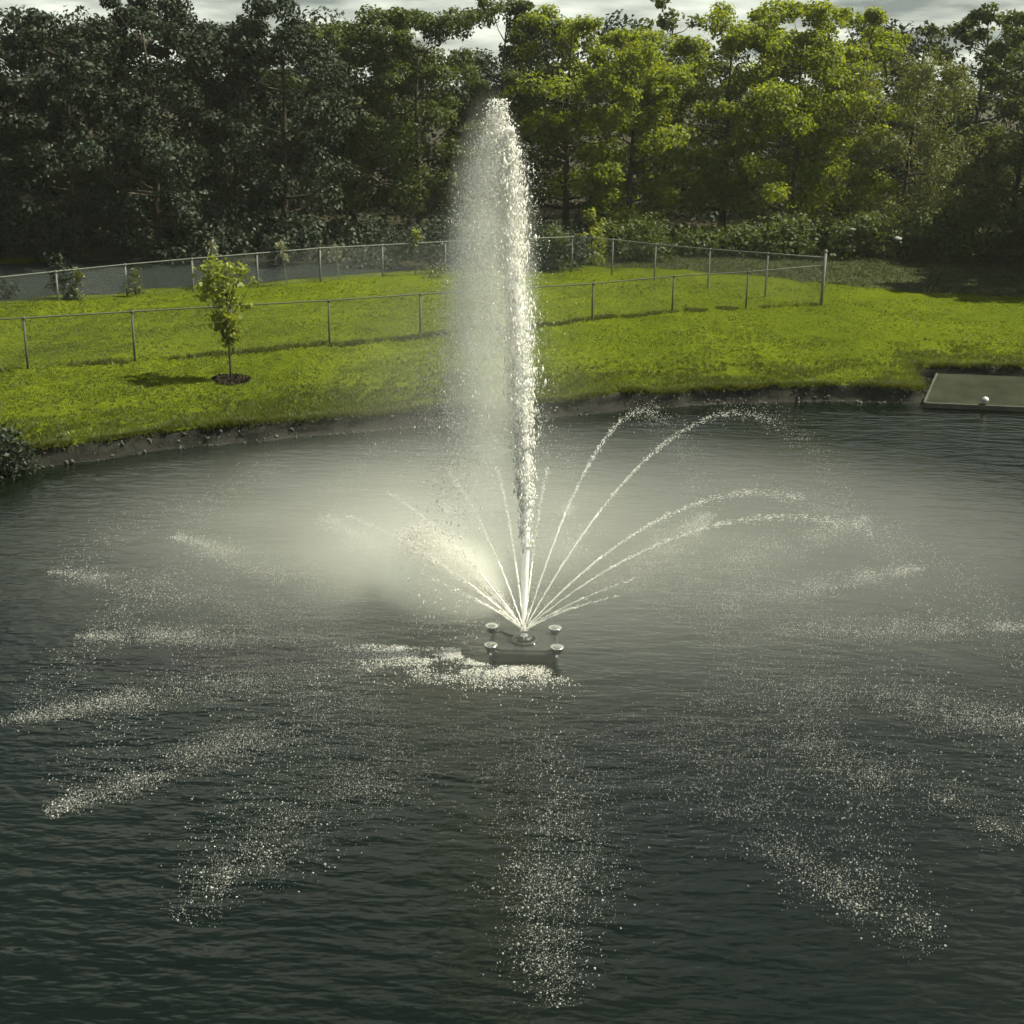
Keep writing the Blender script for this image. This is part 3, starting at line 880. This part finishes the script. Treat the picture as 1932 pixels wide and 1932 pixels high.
for x in (.35, 2.2, 4.2):
    MB().tube([(x, .12, -.6), (x, .12, zd - .015)], .05, 8).build('pile', M['bark'], dock, True)
tag(dock, 'flat grey-green dock sloping to the water at the pond edge', 'dock')
bp = plane_pt(1858, 762, zd + .035)
ball = empty('ball', bp + Vector((0, 0, 0)))
prof = [(.0, -.075)] + [(.075 * math.sin(a), -.075 * math.cos(a)) for a in np.linspace(.2, math.pi - .2, 14)] + [(0, .075)]
MB().lathe(prof, 24, (0, 0, .078)).build('shell', M['white_paint'], ball, True)
MB().lathe([(.0765, -.006), (.0775, 0), (.0765, .006)], 24, (0, 0, .078)).build('seam', M['dark_rubber'], ball, True)
tag(ball, 'small round white ball resting on the grey dock', 'ball')

# ------------------------------------------------------------------ fountain float
FX, FY = .171, 14.86
NOZ = Vector((FX, FY, .26))
fo = empty('floating_fountain', (FX, FY, 0))
hw, hd = .405, .33
poly = []
for (cx, cy, a0) in ((hw - .14, hd - .12, 0), (-hw + .14, hd - .12, 90), (-hw + .14, -hd + .12, 180), (hw - .14, -hd + .12, 270)):
    for k in range(5):
        a = math.radians(a0 + 22.5 * k); poly.append((cx + .14 * math.cos(a), cy + .12 * math.sin(a)))
MB().prism(poly, -.08, .105, .018).build('float_body', M['black_plastic'], fo)
MB().prism([(x * .86, y * .84) for x, y in poly], .1055, .122, .008).build('deck_plate', M['black_plastic'], fo)
MB().lathe([(.16, .122), (.16, .145), (.15, .152), (.125, .152), (.12, .13)], 32).build('pump_ring', M['dark_rubber'], fo, True)
MB().lathe([(.10, .123), (.10, .165), (.085, .18), (.04, .182)], 28).build('pump_cap', M['black_plastic'], fo, True)
nzl = MB().lathe([(.05, .18), (.05, .2), (.032, .215), (.030, .25), (.038, .262), (.038, .268), (.02, .268)], 20).build('nozzle', M['chrome'], fo, True)
for k in range(8):
    a = k * math.pi / 4
    MB().tube([(.03 * math.cos(a), .03 * math.sin(a), .24), (.052 * math.cos(a), .052 * math.sin(a), .262)], .007, 6).build('jet_tip', M['chrome'], nzl, True)
for (x, y) in ((-.14, -.05), (.12, -.12), (-.13, .02)):
    MB().lathe([(.016, .122), (.016, .138), (.0, .142)], 8, (x, y, 0)).build('bolt', M['chrome'], fo, True)
MB().tube([(-.33, .22, .118), (-.27, .24, .135), (-.2, .18, .135), (-.13, .12, .135), (-.1, .09, .15)], .012, 6).build('power_cable', M['dark_rubber'], fo, True)
for i, (x, y, az) in enumerate(((-.385, .30, .6), (.375, .28, -.5), (-.385, -.27, 2.4), (.385, -.30, -2.2))):
    lp = MB()
    zc = .155
    # housing: cup opening upward
    lp.lathe([(.02, -.06), (.045, -.055), (.062, -.02), (.072, .01), (.072, .022)], 24, (x, y, zc))
    o = lp.build('lamp', M['black_plastic'], fo, True)
    MB().lathe([(.072, .015), (.079, .018), (.080, .030), (.074, .034), (.064, .030)], 28, (x, y, zc)).build('bezel', M['chrome'], o, True)
    MB().lathe([(.0655, .020), (.05, .031), (.03, .037), (.0, .039)], 24, (x, y, zc)).build('lens', M['lamp_glass'], o, True)
    MB().tube([(x * .98, y * .98, .0), (x, y, zc - .055)], .018, 8).build('bracket', M['chrome'], o, True)
tag(fo, 'square black fountain float with four round lamps at its corners', 'fountain')

# ------------------------------------------------------------------ water of the fountain
oct_v = np.array([(1, 0, 0), (0, 1, 0), (-1, 0, 0), (0, -1, 0), (0, 0, 1), (0, 0, -1)], float)
oct_f = np.array([(0, 1, 4), (1, 2, 4), (2, 3, 4), (3, 0, 4), (1, 0, 5), (2, 1, 5), (3, 2, 5), (0, 3, 5)])


def drops(P, D, size, elong, rr):
    """small blobs at P drawn out along D"""
    n = len(P)
    D = D / (np.linalg.norm(D, axis=1)[:, None] + 1e-9)
    A = np.cross(D, rr.normal(size=(n, 3))); A /= np.linalg.norm(A, axis=1)[:, None] + 1e-9
    B = np.cross(D, A)
    a = size[:, None] * (.8 + .5 * rr.random((n, 1))); b = size[:, None] * (.8 + .5 * rr.random((n, 1))); c = (size * elong)[:, None]
    V = P[:, None, :] + oct_v[None, :, 0:1] * (A * a)[:, None, :] + oct_v[None, :, 1:2] * (B * b)[:, None, :] + oct_v[None, :, 2:3] * (D * c)[:, None, :]
    F = (oct_f[None] + 6 * np.arange(n)[:, None, None]).reshape(-1, 3)
    return V.reshape(-1, 3), F


def drop_obj(name, P, D, size, elong, rr, mat, parent, stuff=True):
    V, F = drops(P, D, size, elong, rr)
    o = mesh_np(name, V, F, mat, parent)
    if stuff: o['kind'] = 'stuff'
    return o


tet_v = np.array([(1, 1, 1), (1, -1, -1), (-1, 1, -1), (-1, -1, 1)], float) * .75
tet_f = np.array([(0, 1, 2), (0, 3, 1), (0, 2, 3), (1, 3, 2)])


def grain_obj(name, P, size, rr, mat, parent, stretch=None):
    """very fine droplets, a few millimetres each"""
    n = len(P)
    q = rr.normal(size=(n, 3, 3)); q /= np.linalg.norm(q, axis=2)[:, :, None]
    W = np.einsum('ij,njk->nik', tet_v, q) * size[:, None, None]
    if stretch is not None: W = W * stretch
    o = mesh_np(name, (P[:, None, :] + W).reshape(-1, 3), (tet_f[None] + 4 * np.arange(n)[:, None, None]).reshape(-1, 3), mat, parent)
    o['kind'] = 'stuff'
    return o


# --- the tall column
rr = np.random.default_rng(31)
colm = empty('water_column', NOZ)
TOP = 5.85
DRIFT = -.32
def core_x(z): return DRIFT * (z / TOP) ** 1.6
# body of the jet: a ragged foaming shaft that frays towards the top
zz = np.linspace(0, TOP - .45, 330); na = 20
gx = .05 * fbm(zz * 1.6, zz * 0 + 9, 6, 3) * np.clip(zz / 2, 0, 1)
ring = []
for i, z in enumerate(zz):
    base_r = float(np.interp(z, [0, .6, 2.5, 4.2, 5.0, TOP - .45], [.022, .040, .066, .08, .055, .008]))
    for k in range(na):
        a = 2 * math.pi * k / na
        rough = min(1, z / 2)
        w = 1 + .32 * rough * float(fbm(np.array([2.2 * math.cos(a) + 7]), np.array([2.2 * math.sin(a) + z * 3.2]), 44, 3)[0]) + .08 * rough * rr.normal()
        ring.append((core_x(z) + gx[i] + base_r * w * math.cos(a), base_r * w * math.sin(a), z))
a = (np.arange(len(zz) - 1)[:, None] * na + np.arange(na)[None]).ravel()
bq = (np.arange(len(zz) - 1)[:, None] * na + (np.arange(na)[None] + 1) % na).ravel()
mesh_np('jet_core', np.array(ring), np.stack([a, bq, bq + na, a + na], 1), M['foaming_jet'], colm, True)
# rising ragged water, in gusts
n = 9000
z = 1.0 + (TOP - 1.15) * rr.random(n) ** .75
puff = fbm(z * 2.2, z * 0 + 1.5, 5, 3)
sg = np.interp(z, [0, 2.5, 4.4, 5.2, TOP], [.018, .06, .085, .07, .02]) * (1 + .35 * puff)
P = np.stack([core_x(z) + .05 * fbm(z * 1.6, z * 0 + 9, 6, 3) + rr.normal(size=n) * sg, rr.normal(size=n) * sg, z], 1)
drop_obj('rising_water', P, np.stack([rr.normal(size=n) * .15, rr.normal(size=n) * .15, np.ones(n)], 1), .005 + .009 * rr.random(n) ** 2.5, 1.5 + 3.5 * rr.random(n), rr, M['white_water'], colm)
# crest: water losing speed and breaking up
n = 1300
h = np.abs(rr.normal(size=n)) * .5
P = np.stack([DRIFT - .16 * rr.random(n) * np.exp(-2 * h) + rr.normal(size=n) * (.03 + .17 * h) - .06 * h, rr.normal(size=n) * (.03 + .16 * h), TOP + .14 - h], 1)
drop_obj('crest_drops', P, rr.normal(size=(n, 3)), .004 + .008 * rr.random(n) ** 2.5, 1 + rr.random(n), rr, M['white_water'], colm)
# water falling back, carried off by the breeze in uneven sheets
def falling(n, seed):
    rr = np.random.default_rng(seed)
    fall = rr.random(n) ** .8 * (TOP + .1)
    z = TOP + .05 - fall
    lane = rr.normal(size=n)
    spread = .03 + .105 * np.sqrt(fall) + .006 * fall
    P = np.stack([DRIFT - .06 - .105 * np.sqrt(fall) - .045 * fall + lane * spread, rr.normal(size=n) * spread, z], 1)
    clot = fbm(P[:, 0] * 6 + .4 * z, z * 1.3 + P[:, 1] * 3, 41, 3)
    keep = (z > -.15) & (rr.random(n) < np.interp(fall, [0, .4, 2.6, 3.6, 4.8, 6], [.5, 1, 1, .5, .2, .1]) * np.clip(.7 + 1.1 * clot, .15, 1))
    return P[keep], fall[keep], clot[keep], rr
P, fall, clot, r2 = falling(16000, 51); n = len(P)
drop_obj('falling_drops', P, np.stack([r2.normal(size=n) * .1 - .03, r2.normal(size=n) * .1, -np.ones(n)], 1), (.0022 + .0062 * r2.random(n) ** 3.5 + .0012 * np.clip(clot, 0, 1)), 1.3 + np.clip(fall, 0, 3) * 1.2 * r2.random(n), r2, M['white_water'], colm)
P, fall, clot, r2 = falling(95000, 52); n = len(P)
grain_obj('fine_fall', P, .0019 + .0022 * r2.random(n), r2, M['white_water'], colm, np.array([1, 1, 2.2]))
# loose drops thrown out on the sunny side of the column
n = 3200
z = TOP * (.05 + .9 * rr.random(n))
P = np.stack([core_x(z) + .08 + .13 * np.abs(rr.normal(size=n)), rr.normal(size=n) * .2, z], 1)
drop_obj('loose_drops', P, rr.normal(size=(n, 3)) * .5 + np.array([0, 0, -1]), .003 + .006 * rr.random(n) ** 2.5, 1 + 1.2 * rr.random(n), rr, M['clear_drop'], colm)
tag(colm, 'tall white column of water shooting up from the float', 'water jet')

# --- the ring of arching jets
JETS = [  # azimuth, range, apex height, label
    (9, 6.3, 1.45, 'arching jet landing by the picture edge on the sunny side, level with the float'),
    (30, 6.2, 1.40, 'clear white arching jet whose drops land in front of the dock'),
    (46, 7.4, 2.15, 'long faint arching jet rising towards the dock'),
    (62, 6.0, 2.15, 'steep jet breaking into drops before the far bank past the column'),
    (82, 5.6, 1.7, 'jet arching straight away from the camera just beside the column'),
    (101, 5.6, 1.7, 'faint jet arching away just behind the falling curtain'),
    (121, 5.7, 1.75, 'bright jet that feeds the glowing spray beside the float'),
    (143, 6.2, 1.5, 'jet landing in a bright streak towards the bank below the young tree'),
    (161, 6.6, 1.35, 'jet landing farthest out on the shaded side of the pond'),
    (179, 5.2, 1.3, 'weak jet landing in faint specks level with the float on the shaded side'),
    (201, 5.7, 1.3, 'jet falling near the picture edge in the dark water, nearer than the float'),
    (221, 5.7, 1.3, 'jet falling in a slanting streak across the dark near water'),
    (243, 6.0, 1.3, 'jet falling towards the dark near corner of the pond'),
    (272, 6.3, 1.3, 'jet arching straight towards the camera below the float'),
    (300, 6.4, 1.3, 'jet falling in the broadest patch of drops in the near water'),
    (321, 6.6, 1.3, 'jet falling in a long slanting band towards the picture edge'),
    (343, 6.4, 1.35, 'jet landing in a wide band just nearer than the float on the sunny side'),
]
for ji, (az, R, hp, lab) in enumerate(JETS):
    r = np.random.default_rng(400 + ji)
    A = math.radians(az); dx, dy = math.cos(A), math.sin(A)
    root = empty('water_jet', NOZ)
    def arc(s):
        s = np.asarray(s, float)
        return np.stack([dx * R * s, dy * R * s, 4 * hp * s * (1 - s) - NOZ.z * s], -1)
    def arcd(s):
        s = np.asarray(s, float)
        return np.stack([dx * R + 0 * s, dy * R + 0 * s, 4 * hp * (1 - 2 * s)], -1)
    strong = az in (9, 30, 46, 62)
    # unbroken stream near the nozzle
    ss = np.linspace(.008, .17 if strong else .11, 40)
    pts = arc(ss); pts[:, :] += r.normal(size=pts.shape) * (.002 + .015 * ss[:, None])
    MB().tube([tuple(q) for q in pts], list((.008 + .012 * ss) * (.75 + .5 * r.random(40))), 7).build('stream', M['white_water'], root, True)
    # stream tearing into strands
    n = 1500 if strong else (700 if az < 170 else 220)
    s = .05 + (.62 if strong else (.30 if az < 170 else .15)) * r.random(n) ** 2.0
    side = np.array([-dy, dx, 0])
    sp = .003 + .022 * s + .05 * s ** 2
    P = arc(s) + (r.normal(size=n) * sp)[:, None] * side + np.stack([0 * s, 0 * s, r.normal(size=n) * sp - .05 * s * r.random(n) ** 2], 1)
    drop_obj('strands', P, arcd(s) + r.normal(size=(n, 3)) * .25, .0016 + .0028 * r.random(n) ** 2.5, 2 + 6 * r.random(n), r, M['white_water'], root)
    # falling drops
    n = 1900 if strong else 1100
    s = (.42 if strong else .62) + (.58 if strong else .38) * r.random(n) ** .6
    wid = .05 + .24 * (s - .3)
    P = arc(s) + (r.normal(size=n) * wid)[:, None] * side + np.stack([0 * s, 0 * s, r.normal(size=n) * .18 * s], 1)
    ok = P[:, 2] > -NOZ.z; P, s = P[ok], s[ok]; n = len(P)
    drop_obj('falling_drops', P, arcd(s) + r.normal(size=(n, 3)) * 2, .002 + .005 * r.random(n) ** 3.5, 1 + 1.0 * r.random(n), r, M['clear_drop'], root)
    # splashes where the drops strike the pond: coarse drops over a veil of fine ones
    def landing(n, seed, lo):
        r = np.random.default_rng(seed)
        q = r.random(n) ** .9; rad = R * (lo + (1.03 - lo) * q)
        wid = R * (.030 + .060 * (1 - q)) * (1 - .45 * q ** 6); lat = r.normal(size=n) * wid * (.85 if az > 235 else .62) + .015 * R * np.sin(q * 3 + ji)
        P = np.stack([dx * rad - dy * lat, dy * rad + dx * lat, -NOZ.z + .003 + (.06 + .35 * (1 - q)) * r.random(n) ** 4], 1)
        ok = r.random(n) < np.clip(.6 + 1.1 * fbm(P[:, 0] * 3, P[:, 1] * 3, 14, 3), .12, 1) * (.2 + .8 * np.sin(np.pi * np.clip(.1 + .78 * q, 0, 1)) ** .7)
        return P[ok], q[ok], r
    P, q, r1 = landing(2000, 700 + ji, .48); n = len(P)
    drop_obj('splash', P, r1.normal(size=(n, 3)), .0028 + .0085 * r1.random(n) ** 4.5 * (.4 + q), .5 + 1.1 * r1.random(n), r1, M['clear_drop'], root)
    P, q, r1 = landing(11000, 800 + ji, .34); n = len(P)
    grain_obj('splash_veil', P, .0014 + .0022 * r1.random(n), r1, M['white_water'], root)
    tag(root, lab, 'water jet', 'ring of arching jets round the column')

# --- fine spray torn off the jets on the shaded side: a burst that falls away into mist
r = np.random.default_rng(76)
n = 52000
s = .02 + .28 * r.random(n) ** .75
A = np.radians(143 + 7 * r.normal(size=n))
rad = 6.0 * s
P = np.stack([FX + rad * np.cos(A), FY + rad * np.sin(A), NOZ.z + 4 * 1.05 * s * (1 - s)], 1)
P += r.normal(size=(n, 3)) * (.13 * s)[:, None]
P[:, 2] -= r.exponential(.6, n) * s * (s > .10) * r.random(n)
P = P[(P[:, 2] > .03)]; n = len(P)
tag(grain_obj('spray', P, .0028 + .0050 * r.random(n) ** 2, r, M['white_water'], None), 'dense fine spray bursting out beside the float', 'spray', kind='stuff')

# --- foam churning round the float
r = np.random.default_rng(77)
n = 30000
u = r.random(n) ** 1.25
ang = np.radians(172 + 128 * u ** 1.3); rad = .5 + .55 * np.abs(r.normal(size=n)) * (1.15 - .5 * u)
P = np.stack([FX - .12 + rad * np.cos(ang) * 1.25, FY - .10 + rad * np.sin(ang) * .78, .004 + .03 * r.random(n) ** 3], 1)
ok = r.random(len(P)) < np.clip(.42 + 1.5 * fbm(P[:, 0] * 3, P[:, 1] * 6, 15, 4), .06, 1); P = P[ok]; n = len(P)
tag(drop_obj('foam', P, r.normal(size=(n, 3)), 0.002 + .0075 * r.random(n) ** 4, .5 + .8 * r.random(n), r, M['white_water'], None), 'white churned foam on the water beside the float', 'foam', kind='stuff')

# --- drifting mist of the spray: closed bodies of thin fog, each thinning out inside its own body
def mist_body(blobs, mesh, label, contrast):
    m, n, l, out = new_mat('spray_mist')
    tc = n.new('ShaderNodeTexCoord')
    acc = None
    for c, sz, power, amount in blobs:
        sub = n.new('ShaderNodeVectorMath'); sub.operation = 'SUBTRACT'; sub.inputs[1].default_value = c
        l.new(tc.outputs['Object'], sub.inputs[0])
        dv = n.new('ShaderNodeVectorMath'); dv.operation = 'DIVIDE'; dv.inputs[1].default_value = sz
        l.new(sub.outputs[0], dv.inputs[0])
        ln = n.new('ShaderNodeVectorMath'); ln.operation = 'LENGTH'; l.new(dv.outputs[0], ln.inputs[0])
        mr = n.new('ShaderNodeMapRange'); mr.interpolation_type = 'SMOOTHSTEP'
        mr.inputs['From Min'].default_value = 1; mr.inputs['From Max'].default_value = 0
        l.new(ln.outputs['Value'], mr.inputs['Value'])
        pw = n.new('ShaderNodeMath'); pw.operation = 'POWER'; pw.inputs[1].default_value = power; l.new(mr.outputs[0], pw.inputs[0])
        mu = n.new('ShaderNodeMath'); mu.operation = 'MULTIPLY'; mu.inputs[1].default_value = amount; l.new(pw.outputs[0], mu.inputs[0])
        if acc is None: acc = mu.outputs[0]
        else:
            ad = n.new('ShaderNodeMath'); ad.operation = 'ADD'; l.new(acc, ad.inputs[0]); l.new(mu.outputs[0], ad.inputs[1]); acc = ad.outputs[0]
    mp = n.new('ShaderNodeMapping'); mp.inputs['Rotation'].default_value = (.2, .55, .35); mp.inputs['Scale'].default_value = (.55, 1.2, 1.6)
    l.new(tc.outputs['Object'], mp.inputs[0])
    nz = noise_node(n, l, 1.3 if contrast < .5 else 2.6, 3, .6, mp.outputs[0])
    nr = n.new('ShaderNodeMapRange'); nr.inputs['From Min'].default_value = .25; nr.inputs['From Max'].default_value = .75
    nr.inputs['To Min'].default_value = 1 - contrast; nr.inputs['To Max'].default_value = 1 + contrast; l.new(nz.outputs['Fac'], nr.inputs['Value'])
    mu = n.new('ShaderNodeMath'); mu.operation = 'MULTIPLY'; l.new(acc, mu.inputs[0]); l.new(nr.outputs[0], mu.inputs[1])
    pv = n.new('ShaderNodeVolumePrincipled'); pv.inputs['Color'].default_value = (.965, .985, .92, 1); pv.inputs['Anisotropy'].default_value = .25
    l.new(mu.outputs[0], pv.inputs['Density']); l.new(pv.outputs[0], out.inputs['Volume'])
    o = mesh.build('spray_mist', m)
    o.location = (FX, FY, 0)
    tag(o, label, 'mist', kind='stuff')


def bowl(c, sz, zlo):
    """closed rounded body, cut flat at the bottom"""
    k = math.asin(max(-1, min(1, (zlo - c[2]) / sz[2])))
    prof = [(math.cos(a), math.sin(a)) for a in np.linspace(k, math.pi / 2 - .02, 10)]
    b = MB(); b.lathe(prof, 24)
    b.v = [(c[0] + x * sz[0] * 1.02, c[1] + y * sz[1] * 1.02, c[2] + z * sz[2] * 1.02) for x, y, z in b.v]
    return b


mist_body([((-.72, .52, .50), (.60, .55, .38), .9, 3.6), ((-1.02, .76, .60), (.95, .8, .62), 1.0, 5.5), ((-1.6, 1.75, .35), (2.0, 1.6, 1.2), 1.0, .38)],
          bowl((-1.5, 1.6, .35), (2.2, 1.85, 1.3), .03), 'bright burst of mist hanging beside the float', .3)
mist_body([((-.48, .0, 3.9), (.60, .56, 2.55), .7, 2.0)],
          bowl((-.48, .0, 3.9), (.60, .56, 2.55), 1.45), 'tall veil of fine mist inside the falling curtain', .55)
mist_body([((-1.5, 3.0, .2), (5.2, 3.8, 1.5), 1.0, .18), ((.8, 3.0, .0), (9.4, 6.0, 1.6), .65, .13), ((-.9, 2.2, 1.6), (2.6, 2.6, 4.2), 1.3, .06)],
          MB().prism([(10.3 * math.cos(2 * math.pi * k / 24), 2.5 + 6.7 * math.sin(2 * math.pi * k / 24)) for k in range(24)], .02, 6.05), 'wide pale veil of mist drifting over the pond', .4)

# ------------------------------------------------------------------ thin haze in the air of the whole place
m, n, l, out = new_mat('haze')
pv = n.new('ShaderNodeVolumePrincipled'); pv.inputs['Color'].default_value = (.93, .98, .88, 1)
pv.inputs['Density'].default_value = .0003; pv.inputs['Anisotropy'].default_value = .2
l.new(pv.outputs[0], out.inputs['Volume'])
hz = MB().prism([(-310, -70), (310, -70), (310, 480), (-310, 480)], -2.0, 16.0).build('haze', m)
tag(hz, 'thin greenish haze in the air over pond and lawn', 'haze', kind='stuff')
